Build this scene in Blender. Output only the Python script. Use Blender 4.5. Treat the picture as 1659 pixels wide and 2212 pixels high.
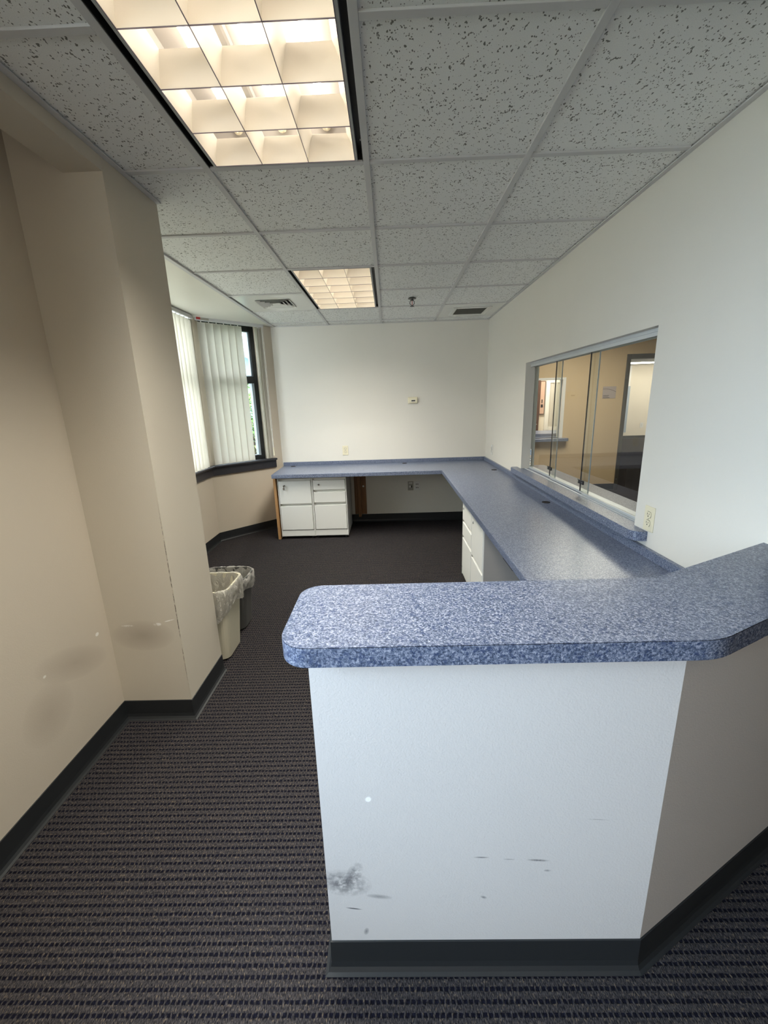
import bpy, bmesh, math, random
from math import pi, sin, cos, radians as rad
from mathutils import Vector, Matrix
random.seed(7)
S = bpy.context.scene
COL = S.collection
for o in list(bpy.data.objects): bpy.data.objects.remove(o, do_unlink=True)

# ------------------------------------------------------------------ camera
cd = bpy.data.cameras.new('camera')
cam = bpy.data.objects.new('camera', cd); COL.objects.link(cam); S.camera = cam
Rr, Rf, Ru = (0.99941691, 0.0130142, -0.03156701), (-0.02028326, 0.96999719, -0.24226854), (0.02746698, 0.24276756, 0.96969556)
m = Matrix(((Rr[0], Ru[0], -Rf[0], 0.0575), (Rr[1], Ru[1], -Rf[1], -1.2157), (Rr[2], Ru[2], -Rf[2], 1.4789), (0, 0, 0, 1)))
cam.matrix_world = m
cd.sensor_fit = 'HORIZONTAL'; cd.sensor_width = 36; cd.lens = 884.7 / 1659 * 36
cd.shift_x = 2.54 / 1659; cd.shift_y = -15.4 / 1659
cd.clip_start = 0.02; cd.clip_end = 200

# ------------------------------------------------------------------ light
S.view_settings.view_transform = 'Standard'
S.view_settings.look = 'None'
S.view_settings.gamma = 1
S.view_settings.use_curve_mapping = False
S.view_settings.exposure = 1.18
TUBE = 6.2
W = bpy.data.worlds.new('world'); S.world = W; W.use_nodes = True
bg = W.node_tree.nodes['Background']
bg.inputs[0].default_value = (0.86, 0.95, 1.0, 1); bg.inputs[1].default_value = 3.0

def area(name, loc, target, sx, sy, power, col, spread=180):
    l = bpy.data.lights.new(name, 'AREA'); l.shape = 'RECTANGLE'; l.size = sx; l.size_y = sy
    l.energy = power; l.color = col; l.spread = rad(spread)
    o = bpy.data.objects.new(name, l); COL.objects.link(o); o.location = loc
    d = Vector(target) - Vector(loc)
    o.rotation_euler = d.to_track_quat('-Z', 'Y').to_euler()
    return o
COOL = (0.80, 0.90, 1.0)
area('daylight_bay_window', (-2.55, 1.95, 1.65), (0, 1.95, 1.35), 2.1, 1.4, 62, (0.95, 0.98, 1.0))
area('daylight_side_window', (-1.50, -1.55, 1.55), (1, -0.50, 0.32), 1.5, 0.8, 9.5, (0.62, 0.80, 1.0), 84)
area('rear_fill', (-0.4, -4.5, 1.6), (-0.4, 0, 2.5), 1.6, 1.2, 6.0, (1.0, .93, .82), 140)  # added fill from behind, tilted up at the ceiling; no window stands there
area('daylight_far_room', (10.5, 9.5, 2.2), (6, 9.5, 0.9), 5.0, 1.0, 90, (1, 0.95, 0.88))
area('twin_office_lamp', (2.6, 6.2, 2.30), (2.6, 6.2, 0), 1.2, 0.5, 22, (1, 0.93, 0.82))
area('lobby_fill', (2.6, 3.9, 2.34), (2.6, 3.9, 0), 1.2, 1.0, 24, (1, 0.94, 0.84))  # unseen area light added to brighten the lobby

# ------------------------------------------------------------------ material helpers
def new_mat(name, col=(.5, .5, .5), rough=.6, spec=.4, metal=0):
    mt = bpy.data.materials.new(name); mt.use_nodes = True
    b = mt.node_tree.nodes['Principled BSDF']
    b.inputs['Base Color'].default_value = (*col, 1); b.inputs['Roughness'].default_value = rough
    b.inputs['Specular IOR Level'].default_value = spec; b.inputs['Metallic'].default_value = metal
    return mt
def nd(mt, t, **kw):
    n = mt.node_tree.nodes.new(t)
    for k, v in kw.items(): setattr(n, k, v)
    return n
def lk(mt, a, b): mt.node_tree.links.new(a, b)
def coords(mt, scale=(1, 1, 1), loc=(0, 0, 0), rot=(0, 0, 0), src='Object'):
    tc = nd(mt, 'ShaderNodeTexCoord'); mp = nd(mt, 'ShaderNodeMapping')
    mp.inputs['Scale'].default_value = scale; mp.inputs['Location'].default_value = loc; mp.inputs['Rotation'].default_value = rot
    lk(mt, tc.outputs[src], mp.inputs[0]); return mp.outputs[0]
def bump(mt, h, strength, dist=.002):
    b = nd(mt, 'ShaderNodeBump'); b.inputs['Strength'].default_value = strength; b.inputs['Distance'].default_value = dist
    lk(mt, h, b.inputs['Height']); lk(mt, b.outputs[0], mt.node_tree.nodes['Principled BSDF'].inputs['Normal']); return b
def noise(mt, vec, scale, detail=2, rough=.5):
    n = nd(mt, 'ShaderNodeTexNoise'); n.inputs['Scale'].default_value = scale; n.inputs['Detail'].default_value = detail
    n.inputs['Roughness'].default_value = rough; lk(mt, vec, n.inputs['Vector']); return n
def ramp(mt, fac, stops, interp='LINEAR'):
    r = nd(mt, 'ShaderNodeValToRGB'); r.color_ramp.interpolation = interp
    e = r.color_ramp.elements
    while len(e) < len(stops): e.new(.5)
    for i, (p, c) in enumerate(stops): e[i].position = p; e[i].color = (*c, 1) if len(c) == 3 else c
    lk(mt, fac, r.inputs[0]); return r.outputs[0]
def mathn(mt, op, a, b=None):
    n = nd(mt, 'ShaderNodeMath', operation=op)
    for i, v in enumerate((a, b)):
        if v is None: continue
        if isinstance(v, (int, float)): n.inputs[i].default_value = v
        else: lk(mt, v, n.inputs[i])
    return n.outputs[0]
def mixc(mt, fac, a, b):
    n = nd(mt, 'ShaderNodeMix', data_type='RGBA')
    if isinstance(fac, (int, float)): n.inputs[0].default_value = fac
    else: lk(mt, fac, n.inputs[0])
    for i, v in ((6, a), (7, b)):
        if isinstance(v, tuple): n.inputs[i].default_value = (*v, 1)
        else: lk(mt, v, n.inputs[i])
    return n.outputs[2]

def paint(name, col, stains=(), peel=.25):
    """painted drywall with a light orange-peel texture; stains = wear marks and a painted crack shadow (centre, radii, rotation-y, colour, strength)"""
    mt = new_mat(name, col, .62, .25)
    v = coords(mt)
    n1 = noise(mt, v, 230, 2); n2 = noise(mt, v, 1.3, 2)
    c = mixc(mt, ramp(mt, n2.outputs[0], [(.35, (0, 0, 0)), (.7, (1, 1, 1))]), tuple(x * .975 for x in col), col)
    for ctr, rad_, roty, sc, st in stains:
        tc = nd(mt, 'ShaderNodeTexCoord'); mp = nd(mt, 'ShaderNodeMapping', vector_type='TEXTURE')
        mp.inputs['Location'].default_value = ctr; mp.inputs['Scale'].default_value = rad_; mp.inputs['Rotation'].default_value = roty
        lk(mt, tc.outputs['Object'], mp.inputs[0])
        g = nd(mt, 'ShaderNodeTexGradient', gradient_type='SPHERICAL'); lk(mt, mp.outputs[0], g.inputs[0])
        nn = noise(mt, v, 45, 3, .65)
        f = mathn(mt, 'MULTIPLY', g.outputs[1], ramp(mt, nn.outputs[0], [(.38, (0, 0, 0)), (.62, (1, 1, 1))]) if st > 0 else 1.0)
        if min(sc) > .7: f = mathn(mt, 'MINIMUM', mathn(mt, 'MULTIPLY', f, 3.0 * abs(st)), abs(st))
        else: f = mathn(mt, 'MULTIPLY', mathn(mt, 'POWER', f, .7), abs(st) * 1.9)
        c = mixc(mt, f, c, sc)
    lk(mt, c, mt.node_tree.nodes['Principled BSDF'].inputs['Base Color'])
    bump(mt, n1.outputs[0], peel, .0012)
    return mt
WHITE = (.74, .71, .645)
DK = (.12, .12, .13)
M = {}
M['wall'] = paint('wall_paint', WHITE)
M['wall_l'] = paint('wall_paint_warm_lit', (.60, .53, .43), [  # room's off-white paint with warm dim light tinted into its colour
    ((-1.276, .408, .512), (.05, .012, .010), (0, 0, 0), (.85, .83, .78), -1.0),
    ((-1.276, .26, .47), (.05, .20, .07), (rad(-25), 0, 0), (.40, .34, .27), -.35),
    ((-1.276, .10, .36), (.05, .12, .12), (0, 0, 0), (.40, .34, .27), -.3),
    ((-1.276, .118, .509), (.05, .008, .006), (0, 0, 0), (.8, .77, .7), -1.0)])
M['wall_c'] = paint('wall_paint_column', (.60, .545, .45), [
    ((-1.185, .483, .507), (.034, .05, .006), (0, 0, 0), (.86, .84, .79), 1.0),
    ((-1.045, .483, .512), (.024, .05, .009), (0, 0, 0), (.86, .84, .79), 1.0),
    ((-.985, .483, .53), (.03, .05, .003), (0, rad(-14), 0), (.86, .84, .79), 1.0),
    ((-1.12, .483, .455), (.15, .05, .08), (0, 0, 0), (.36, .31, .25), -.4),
    ((-.947, .483, .62), (.0022, .05, .5), (0, 0, 0), (.07, .06, .05), .9)])  # last entry: corner-bead crack, its shadow painted as a dark streak
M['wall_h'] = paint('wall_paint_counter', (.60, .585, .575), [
    ((-.016, -.445, .569), (.008, .05, .009), (0, rad(30), 0), (.9, .9, .9), -.9),
    ((-.09, -.445, .305), (.075, .05, .045), (0, rad(12), 0), DK, .55),
    ((-.06, -.445, .335), (.02, .05, .04), (0, rad(20), 0), DK, .5),
    ((0, -.445, .257), (.035, .05, .008), (0, rad(8), 0), DK, -.32),
    ((-.067, -.445, .216), (.022, .05, .0025), (0, rad(10), 0), DK, -.8),
    ((-.038, -.445, .134), (.007, .05, .014), (0, rad(12), 0), DK, -.4),
    ((.256, -.445, .385), (.02, .05, .003), (0, rad(2), 0), DK, -.45),
    ((.324, -.445, .378), (.016, .05, .0022), (0, rad(3), 0), DK, -.3),
    ((.395, -.445, .374), (.03, .05, .004), (0, rad(4), 0), DK, .6),
    ((.42, -.445, .34), (.01, .05, .004), (0, rad(4), 0), DK, .4),
    ((.265, -.445, .252), (.009, .05, .005), (0, rad(25), 0), DK, -.4),
    ((.53, -.445, .50), (.03, .05, .0015), (0, rad(5), 0), DK, .4)], .5)
M['lobby'] = paint('lobby_paint', (.58, .44, .27))
M['lobby_w'] = paint('inner_office_paint', (.75, .68, .56))
M['soffit'] = new_mat('soffit_paint', (.74, .72, .64), .38, .5)

# carpet -------------------------------------------------------------
mt = new_mat('carpet', rough=.95, spec=.05); M['carpet'] = mt
v = coords(mt)
wob = noise(mt, coords(mt, (60, 60, 60)), 1.0, 2)
sx = nd(mt, 'ShaderNodeSeparateXYZ'); lk(mt, v, sx.inputs[0])
wx = mathn(mt, 'MULTIPLY', mathn(mt, 'SUBTRACT', wob.outputs[0], .5), .010)
X = mathn(mt, 'ADD', sx.outputs[0], wx); Y = mathn(mt, 'ADD', sx.outputs[1], mathn(mt, 'MULTIPLY', wx, .5))
fx = mathn(mt, 'FRACT', mathn(mt, 'DIVIDE', X, .0147)); fy = mathn(mt, 'FRACT', mathn(mt, 'DIVIDE', Y, .0235))
inrow = ramp(mt, fy, [(0, (0, 0, 0)), (.07, (1, 1, 1)), (.36, (1, 1, 1)), (.44, (0, 0, 0))])
indash = ramp(mt, fx, [(0, (0, 0, 0)), (.10, (1, 1, 1)), (.66, (1, 1, 1)), (.78, (0, 0, 0))])
dash = mathn(mt, 'MULTIPLY', inrow, indash)
loop = noise(mt, coords(mt, (1, .28, 1)), 420, 2, .6)
fleck = noise(mt, coords(mt, (1, .45, 1)), 260, 1)
big = noise(mt, v, 2.2, 2)
lc = ramp(mt, loop.outputs[0], [(.34, (.009, .008, .011)), (.50, (.037, .034, .036)), (.68, (.090, .080, .079))])
lc = mixc(mt, ramp(mt, fleck.outputs[0], [(.60, (0, 0, 0)), (.70, (1, 1, 1))]), lc, (.14, .11, .08))
dc = ramp(mt, loop.outputs[0], [(.40, (.002, .002, .005)), (.72, (.010, .011, .024))])
cc = mixc(mt, dash, lc, dc)
cc = mixc(mt, mathn(mt, 'MULTIPLY', big.outputs[0], .22), cc, (.03, .028, .03))
lk(mt, cc, mt.node_tree.nodes['Principled BSDF'].inputs['Base Color'])
hgt = mathn(mt, 'SUBTRACT', loop.outputs[0], mathn(mt, 'MULTIPLY', dash, .5))
tcw = nd(mt, 'ShaderNodeTexCoord'); mpw = nd(mt, 'ShaderNodeMapping', vector_type='TEXTURE')
mpw.inputs['Location'].default_value = (.33, 2.15, 0); mpw.inputs['Scale'].default_value = (.36, .75, 1); lk(mt, tcw.outputs['Object'], mpw.inputs[0])
gw = nd(mt, 'ShaderNodeTexGradient', gradient_type='SPHERICAL'); lk(mt, mpw.outputs[0], gw.inputs[0])
wr = noise(mt, coords(mt, (2.2, 26, 1)), 1.0, 1)
ridge = ramp(mt, wr.outputs[0], [(.56, (0, 0, 0)), (.60, (1, 1, 1)), (.64, (0, 0, 0))])
hgt = mathn(mt, 'ADD', hgt, mathn(mt, 'MULTIPLY', mathn(mt, 'MULTIPLY', ridge, gw.outputs[1]), 7.0))
bump(mt, hgt, .8, .004)

# blue laminate --------------------------------------------------------
mt = new_mat('blue_laminate', rough=.30, spec=.5); M['lam'] = mt
v = coords(mt)
a = noise(mt, v, 215, 4, .74); b_ = noise(mt, v, 480, 2, .6); vr = nd(mt, 'ShaderNodeTexVoronoi'); vr.inputs['Scale'].default_value = 190; lk(mt, v, vr.inputs['Vector'])
c1 = ramp(mt, a.outputs[0], [(.37, (.030, .042, .078)), (.46, (.082, .106, .168)), (.55, (.165, .192, .270)), (.65, (.36, .385, .47))])
c2 = mixc(mt, ramp(mt, b_.outputs[0], [(.62, (0, 0, 0)), (.72, (1, 1, 1))]), c1, (.58, .66, .80))
sv = nd(mt, 'ShaderNodeSeparateColor'); lk(mt, vr.outputs['Color'], sv.inputs[0])
c3 = mixc(mt, ramp(mt, sv.outputs[0], [(.84, (0, 0, 0)), (.88, (.7, .7, .7))]), c2, (.03, .05, .12))
lk(mt, c3, mt.node_tree.nodes['Principled BSDF'].inputs['Base Color'])
bump(mt, b_.outputs[0], .06, .0005)

# ceiling tile -----------------------------------------------------------
mt = new_mat('ceiling_tile', rough=.9, spec=.1); M['tile'] = mt
v = coords(mt)
wd = noise(mt, v, 26, 2)
vm = nd(mt, 'ShaderNodeVectorMath', operation='MULTIPLY_ADD'); lk(mt, wd.outputs['Color'], vm.inputs[0]); vm.inputs[1].default_value = (.020, .020, .0); lk(mt, v, vm.inputs[2])
mp = nd(mt, 'ShaderNodeMapping'); mp.inputs['Scale'].default_value = (1, .55, .01); lk(mt, vm.outputs[0], mp.inputs[0])
vo = nd(mt, 'ShaderNodeTexVoronoi'); vo.inputs['Scale'].default_value = 180; lk(mt, mp.outputs[0], vo.inputs['Vector'])
thr = noise(mt, v, 85, 1)
hole = mathn(mt, 'LESS_THAN', vo.outputs['Distance'], mathn(mt, 'MULTIPLY', mathn(mt, 'MAXIMUM', mathn(mt, 'SUBTRACT', thr.outputs[0], .42), 0), 1.75))
fine = noise(mt, v, 500, 2)
base = ramp(mt, fine.outputs[0], [(.3, (.78, .785, .765)), (.7, (.90, .905, .88))])
lk(mt, mixc(mt, hole, base, (.22, .22, .20)), mt.node_tree.nodes['Principled BSDF'].inputs['Base Color'])
bump(mt, mathn(mt, 'SUBTRACT', mathn(mt, 'MULTIPLY', fine.outputs[0], .25), hole), .5, .0015)

M['grid'] = new_mat('ceiling_grid_metal', (.60, .595, .59), .45, .4)
M['rubber'] = new_mat('rubber_base', (.019, .021, .023), .45, .4)
nn = noise(M['rubber'], coords(M['rubber']), 18, 3); bump(M['rubber'], nn.outputs[0], .15, .002)
M['black'] = new_mat('black_metal', (.008, .008, .008), .5)
M['blackp'] = new_mat('black_plastic', (.012, .012, .014), .4)
M['lightframe'] = new_mat('fixture_frame', (.42, .43, .42), .4)
M['louver'] = new_mat('louver_pearl', (.86, .80, .70), .38, .5)
M['housing'] = new_mat('fixture_reflector', (.40, .375, .35), .45)
M['ballast'] = new_mat('ballast_cover', (.22, .21, .20), .45)
M['socket'] = new_mat('lamp_socket', (.80, .76, .62), .5)
mt = new_mat('fluorescent_tube', (1, 1, 1)); M['tube'] = mt
b = mt.node_tree.nodes['Principled BSDF']; b.inputs['Emission Color'].default_value = (1.0, .91, .77, 1); b.inputs['Emission Strength'].default_value = TUBE
M['diff'] = new_mat('diffuser_white', (.80, .81, .77), .22, .6)
M['vent'] = new_mat('vent_frame', (.74, .74, .70), .4)
M['ventd'] = new_mat('vent_core', (.24, .23, .20), .5)
M['chrome'] = new_mat('chrome', (.55, .55, .55), .22, .5, 1)
M['chromed'] = new_mat('dark_chrome', (.10, .10, .10), .35, .5, .6)  # one even darker metal tone for the sprinkler
M['cab'] = new_mat('cabinet_steel', (.76, .76, .73), .42, .45)
nn = noise(M['cab'], coords(M['cab']), 500, 1); bump(M['cab'], nn.outputs[0], .06, .0005)
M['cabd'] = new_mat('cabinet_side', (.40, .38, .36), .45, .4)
M['ivory'] = new_mat('ivory_plastic', (.76, .70, .52), .35, .5)
M['whitep'] = new_mat('white_plastic', (.72, .71, .67), .35, .5)
M['greyp'] = new_mat('grey_plate', (.36, .34, .29), .4, .5)
M['slot'] = new_mat('slot_dark', (.015, .012, .01), .7)
def wood(name, c1, c2):
    mt = new_mat(name, rough=.5, spec=.35)
    n = noise(mt, coords(mt, (60, 60, 2.2)), 1.0, 4, .6)
    lk(mt, ramp(mt, n.outputs[0], [(.3, c1), (.7, c2)]), mt.node_tree.nodes['Principled BSDF'].inputs['Base Color']); return mt
M['oak'] = wood('oak', (.34, .18, .075), (.50, .29, .13))
M['oakd'] = wood('oak_dark', (.16, .075, .03), (.27, .14, .06))
M['door'] = wood('brown_door', (.05, .022, .014), (.09, .04, .025))
M['alu'] = new_mat('aluminium_track', (.58, .61, .63), .35, .5, .3)
M['dframe'] = new_mat('door_frame_paint', (.065, .062, .055), .45, .4)
M['sill'] = new_mat('window_sill_paint', (.030, .030, .036), .38, .5)
M['wframe'] = new_mat('window_frame_dark', (.010, .011, .013), .35, .5)
M['sash'] = new_mat('grey_sash', (.36, .42, .48), .4)
M['screw'] = new_mat('screw', (.45, .43, .38), .3, .5, 1)
M['binc'] = new_mat('cream_plastic', (.60, .56, .43), .42, .4)
M['bing'] = new_mat('grey_plastic', (.10, .098, .092), .45, .4)
M['paper'] = new_mat('paper', (.8, .8, .78), .6)
M['red'] = new_mat('red_print', (.45, .03, .03), .5)
M['blue'] = new_mat('blue_print', (.10, .28, .55), .5)
M['orange'] = new_mat('orange_print', (.6, .3, .12), .5)
M['siding'] = new_mat('pale_siding', (.34, .46, .56), .7)
M['fascia'] = new_mat('fascia', (.30, .30, .34), .6)
M['grass'] = new_mat('grass', (.10, .16, .05), .9)
M['bark'] = new_mat('bark', (.10, .07, .05), .9)
mt = new_mat('leaf', (.30, .42, .13), .6, .3); M['leaf'] = mt
oi = noise(mt, coords(mt), 3.0, 3); lk(mt, ramp(mt, oi.outputs[0], [(.35, (.05, .13, .03)), (.5, (.22, .34, .10)), (.65, (.48, .52, .24))]), mt.node_tree.nodes['Principled BSDF'].inputs['Base Color'])
mt.node_tree.nodes['Principled BSDF'].inputs['Subsurface Weight'].default_value = 0

def glass(name, refl=1.0, tint=(1, 1, 1)):
    mt = bpy.data.materials.new(name); mt.use_nodes = True
    t = mt.node_tree; t.nodes.clear()
    out = t.nodes.new('ShaderNodeOutputMaterial'); mix = t.nodes.new('ShaderNodeMixShader')
    tr = t.nodes.new('ShaderNodeBsdfTransparent'); tr.inputs[0].default_value = (*tint, 1)
    gl = t.nodes.new('ShaderNodeBsdfGlossy'); gl.inputs['Roughness'].default_value = 0.0
    fr = t.nodes.new('ShaderNodeFresnel'); fr.inputs[0].default_value = 1.5
    mu = t.nodes.new('ShaderNodeMath'); mu.operation = 'MULTIPLY'; mu.inputs[1].default_value = refl
    ge = t.nodes.new('ShaderNodeNewGeometry'); su = t.nodes.new('ShaderNodeMath'); su.operation = 'SUBTRACT'; su.inputs[0].default_value = 1
    m3 = t.nodes.new('ShaderNodeMath'); m3.operation = 'MULTIPLY'
    t.links.new(ge.outputs['Backfacing'], su.inputs[1]); t.links.new(fr.outputs[0], mu.inputs[0])
    t.links.new(mu.outputs[0], m3.inputs[0]); t.links.new(su.outputs[0], m3.inputs[1]); t.links.new(m3.outputs[0], mix.inputs[0])
    t.links.new(tr.outputs[0], mix.inputs[1]); t.links.new(gl.outputs[0], mix.inputs[2]); t.links.new(mix.outputs[0], out.inputs[0])
    return mt
M['glass'] = glass('service_glass', 1.0, (.93, .95, .93))
M['wglass'] = glass('window_glass', 1.0, (.95, .98, 1.0))
def translucent(name, col, tcol, mixf, alpha=0.0, rough=.5):
    mt = new_mat(name, col, rough, .3)
    t = mt.node_tree; b = t.nodes['Principled BSDF']; out = t.nodes['Material Output']
    tl = t.nodes.new('ShaderNodeBsdfTranslucent'); tl.inputs[0].default_value = (*tcol, 1)
    mx = t.nodes.new('ShaderNodeMixShader'); mx.inputs[0].default_value = mixf
    t.links.new(b.outputs[0], mx.inputs[1]); t.links.new(tl.outputs[0], mx.inputs[2]); last = mx
    if alpha:
        tp = t.nodes.new('ShaderNodeBsdfTransparent'); m2 = t.nodes.new('ShaderNodeMixShader'); m2.inputs[0].default_value = alpha
        t.links.new(mx.outputs[0], m2.inputs[1]); t.links.new(tp.outputs[0], m2.inputs[2]); last = m2
    t.links.new(last.outputs[0], out.inputs[0]); return mt
M['vane'] = translucent('blind_vane', (.72, .70, .645), (.90, .87, .79), .42)
M['bag'] = mt = translucent('bin_liner_film', (.80, .77, .71), (.85, .82, .76), .25, .30, .16)

cn = noise(mt, coords(mt, (1, 1, .45)), 34, 3, .6); cn.inputs['Distortion'].default_value = 2.2
cr = ramp(mt, cn.outputs[0], [(.40, (0, 0, 0)), (.50, (1, 1, 1)), (.60, (0, 0, 0))]); bump(mt, cr, .9, .008)
# ------------------------------------------------------------------ mesh helpers
class MB:
    def __init__(s): s.bm = bmesh.new()
    def box(s, x0, x1, y0, y1, z0, z1, mat=None):
        r = bmesh.ops.create_cube(s.bm, size=1)['verts']
        for v in r:
            v.co = Vector(((x0 + x1) / 2 + v.co.x * (x1 - x0), (y0 + y1) / 2 + v.co.y * (y1 - y0), (z0 + z1) / 2 + v.co.z * (z1 - z0)))
            if mat: v.co = mat @ v.co
        return s
    def prism(s, poly, z0, z1):
        a = [s.bm.verts.new((x, y, z0)) for x, y in poly]; b = [s.bm.verts.new((x, y, z1)) for x, y in poly]
        n = len(poly)
        s.bm.faces.new(a[::-1]); s.bm.faces.new(b)
        for i in range(n): s.bm.faces.new((a[i], a[(i + 1) % n], b[(i + 1) % n], b[i]))
        return s
    def cyl(s, p, q, r, r2=None, seg=20, caps=True):
        p, q = Vector(p), Vector(q); d = q - p
        mt_ = Matrix.Translation((p + q) / 2) @ d.to_track_quat('Z', 'Y').to_matrix().to_4x4()
        bmesh.ops.create_cone(s.bm, cap_ends=caps, segments=seg, radius1=r, radius2=r if r2 is None else r2, depth=d.length, matrix=mt_)
        return s
    def grid(s, rows, close=False):
        vs = [[s.bm.verts.new(p) for p in r] for r in rows]
        for i in range(len(vs) - 1):
            n = len(vs[i])
            for j in range(n if close else n - 1):
                s.bm.faces.new((vs[i][j], vs[i][(j + 1) % n], vs[i + 1][(j + 1) % n], vs[i + 1][j]))
        return vs
    def face(s, pts): s.bm.faces.new([s.bm.verts.new(p) for p in pts]); return s
    def build(s, name, mat, parent=None, bevel=0, smooth=False, matrix=None, seg=2):
        bmesh.ops.recalc_face_normals(s.bm, faces=s.bm.faces)
        me = bpy.data.meshes.new(name)
        if matrix: bmesh.ops.transform(s.bm, matrix=matrix, verts=s.bm.verts)
        s.bm.to_mesh(me); s.bm.free()
        me.materials.append(mat)
        if smooth:
            for p in me.polygons: p.use_smooth = True
        o = bpy.data.objects.new(name, me); COL.objects.link(o)
        if parent: o.parent = parent
        if bevel:
            bv = o.modifiers.new('bevel', 'BEVEL'); bv.width = bevel; bv.segments = seg; bv.limit_method = 'ANGLE'; bv.angle_limit = rad(40)
            bv.harden_normals = False
        return o
def tag(o, label, cat, group=None, kind=None):
    if label: o['label'] = label
    if cat: o['category'] = cat
    if group: o['group'] = group
    if kind: o['kind'] = kind
    return o
def thing(name, label, cat, loc=(0, 0, 0), rz=0, group=None):
    o = bpy.data.objects.new(name, None); COL.objects.link(o); o.location = loc; o.rotation_euler = (0, 0, rz)
    o.empty_display_size = .1
    return tag(o, label, cat, group)
def struct(o, label=None):
    o['kind'] = 'structure'
    if label: o['label'] = label
    return o
def copy_tree(o, parent=None):
    c = o.copy(); COL.objects.link(c)
    if parent: c.parent = parent
    for ch in [x for x in bpy.data.objects if x.parent == o]: copy_tree(ch, c)
    return c

T = .6096; H = 2.364; YB = 3.841; XR = 1.231; XL = -1.276

# ------------------------------------------------------------------ structure: floor and walls
mb = MB(); mb.box(-3, 12.5, -4.7, 13.6, -.12, 0)
struct(mb.build('floor', M['carpet']), 'dark carpet woven with rows of navy dashes between grey-brown loops')

mb = MB()      # left wall with a window behind the camera's left
mb.box(XL - .14, XL, -4.6, -2.35, 0, 2.7).box(XL - .14, XL, -.72, .483, 0, 2.7)
mb.box(XL - .14, XL, -2.35, -.72, 0, .9).box(XL - .14, XL, -2.35, -.72, 2.3, 2.7)
struct(mb.build('wall_left', M['wall_l']), 'off-white wall on the left tinted tan for its warm dim light, scuffed low down, meeting the column')

mb = MB(); mb.box(-2.15, -.943, .483, .852, 0, 2.72)
col_ = struct(mb.build('wall_column', M['wall_c']), 'beige column standing out from the left wall with paint chips low down')
mb = MB(); mb.box(-1.087, -.943, -4.6, .4825, 2.314, 2.72)
struct(mb.build('trim_1', M['wall_c']), 'narrow painted header along the ceiling in front of the column')

# bay: facet 1 from the back corner, facet 2 parallel to the room
A = Vector((-1.276, 3.841)); Bp = Vector((-1.90, 3.20)); u1 = (Bp - A).normalized(); L1 = (Bp - A).length
n1 = Vector((.716, -.698)).normalized()          # into the room
def F1(mb, u0, u1_, d0, d1, z0, z1):
    pts = [A + u1 * u0 + n1 * d0, A + u1 * u1_ + n1 * d0, A + u1 * u1_ + n1 * d1, A + u1 * u0 + n1 * d1]
    mb.prism([(p.x, p.y) for p in pts], z0, z1); return mb
SZ, HZ = .845, 2.36
U0, U1 = .195, .835
mb = MB()
F1(mb, 0, U0, -.14, 0, 0, 2.5); F1(mb, U1, L1 + .0, -.14, 0, 0, 2.5)
F1(mb, U0, U1, -.14, 0, 0, SZ); F1(mb, U0, U1, -.14, 0, HZ, 2.5)
mb.box(-2.04, -1.90, .852, 1.0, 0, 2.5); mb.box(-2.04, -1.90, 3.06, 3.22, 0, 2.5)
mb.box(-2.04, -1.90, 1.0, 3.06, 0, SZ); mb.box(-2.04, -1.90, 1.0, 3.06, HZ, 2.5)
struct(mb.build('wall_bay', M['wall_l']), 'bay wall, tinted like the left wall, under and between the two windows with blinds')
mb = MB(); mb.prism([(-2.05, .853), (-1.258, .853), (-1.258, 3.85), (-1.30, 3.86), (-2.05, 3.25)], 2.366, 2.5)
struct(mb.build('trim_2', M['soffit']), 'smooth painted soffit over the window bay')

mb = MB(); mb.box(-1.40, 1.345, YB, YB + .12, 0, 2.7)
struct(mb.build('wall_back', M['wall']), 'off-white back wall above and below the blue desk')
OY0, OY1, OZ0, OZ1 = .70, 2.45, .866, 1.765
mb = MB()
mb.box(XR, 1.345, OY1, YB + .12, 0, 2.7).prism([(XR, -.004), (1.345, .05), (1.345, OY0), (XR, OY0)], 0, 2.7)
mb.box(XR, 1.345, OY0, OY1, 0, .815).box(XR, 1.345, OY0, OY1, OZ1, 2.7)
struct(mb.build('wall_right', M['wall']), 'white right-hand wall with the glazed service opening')
mb = MB(); mb.box(1.225, 1.345, 3.962, 5.3, 0, 2.7)
struct(mb.build('wall_lobby_side', M['lobby']), 'tan lobby side wall')
mb = MB()
LY = 5.3
TX0, TX1, TZ0, TZ1 = 1.75, 2.76, .855, 1.762
DX0, DX1 = 3.64, 4.66
mb.box(1.345, TX0, LY, LY + .12, 0, 2.7).box(TX1, DX0, LY, LY + .12, 0, 2.7).box(DX1, 6.5, LY, LY + .12, 0, 2.7)
mb.box(TX0, TX1, LY, LY + .12, 0, TZ0).box(TX0, TX1, LY, LY + .12, TZ1, 2.7).box(DX0, DX1, LY, LY + .12, 2.05, 2.7)
struct(mb.build('wall_lobby', M['lobby']), 'tan lobby wall seen through the service glass')
mb = MB(); mb.box(6.5, 6.62, -4.6, 5.42, 0, 2.7)
struct(mb.build('wall_lobby_far', M['lobby']))
mb = MB(); mb.box(-1.4, 6.62, -4.7, -4.6, 0, 2.7)
struct(mb.build('wall_front', M['lobby']))
mb = MB(); mb.box(1.1, 1.2, 5.42, 8.0, 0, 2.7).box(3.50, 3.62, 5.42, 8.0, 0, 2.7).box(1.2, 3.5, 6.9, 7.0, 0, 2.7)
struct(mb.build('wall_inner_office', M['lobby_w']), 'cream wall of the office behind the twin window')
mb = MB(); mb.box(3.62, 12.3, 13.2, 13.3, 0, 2.7).box(12.2, 12.3, 5.42, 13.2, 0, 2.7).box(3.52, 3.62, 8.0, 13.2, 0, 2.7).box(6.62, 12.3, 5.32, 5.42, 0, 2.7)
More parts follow.
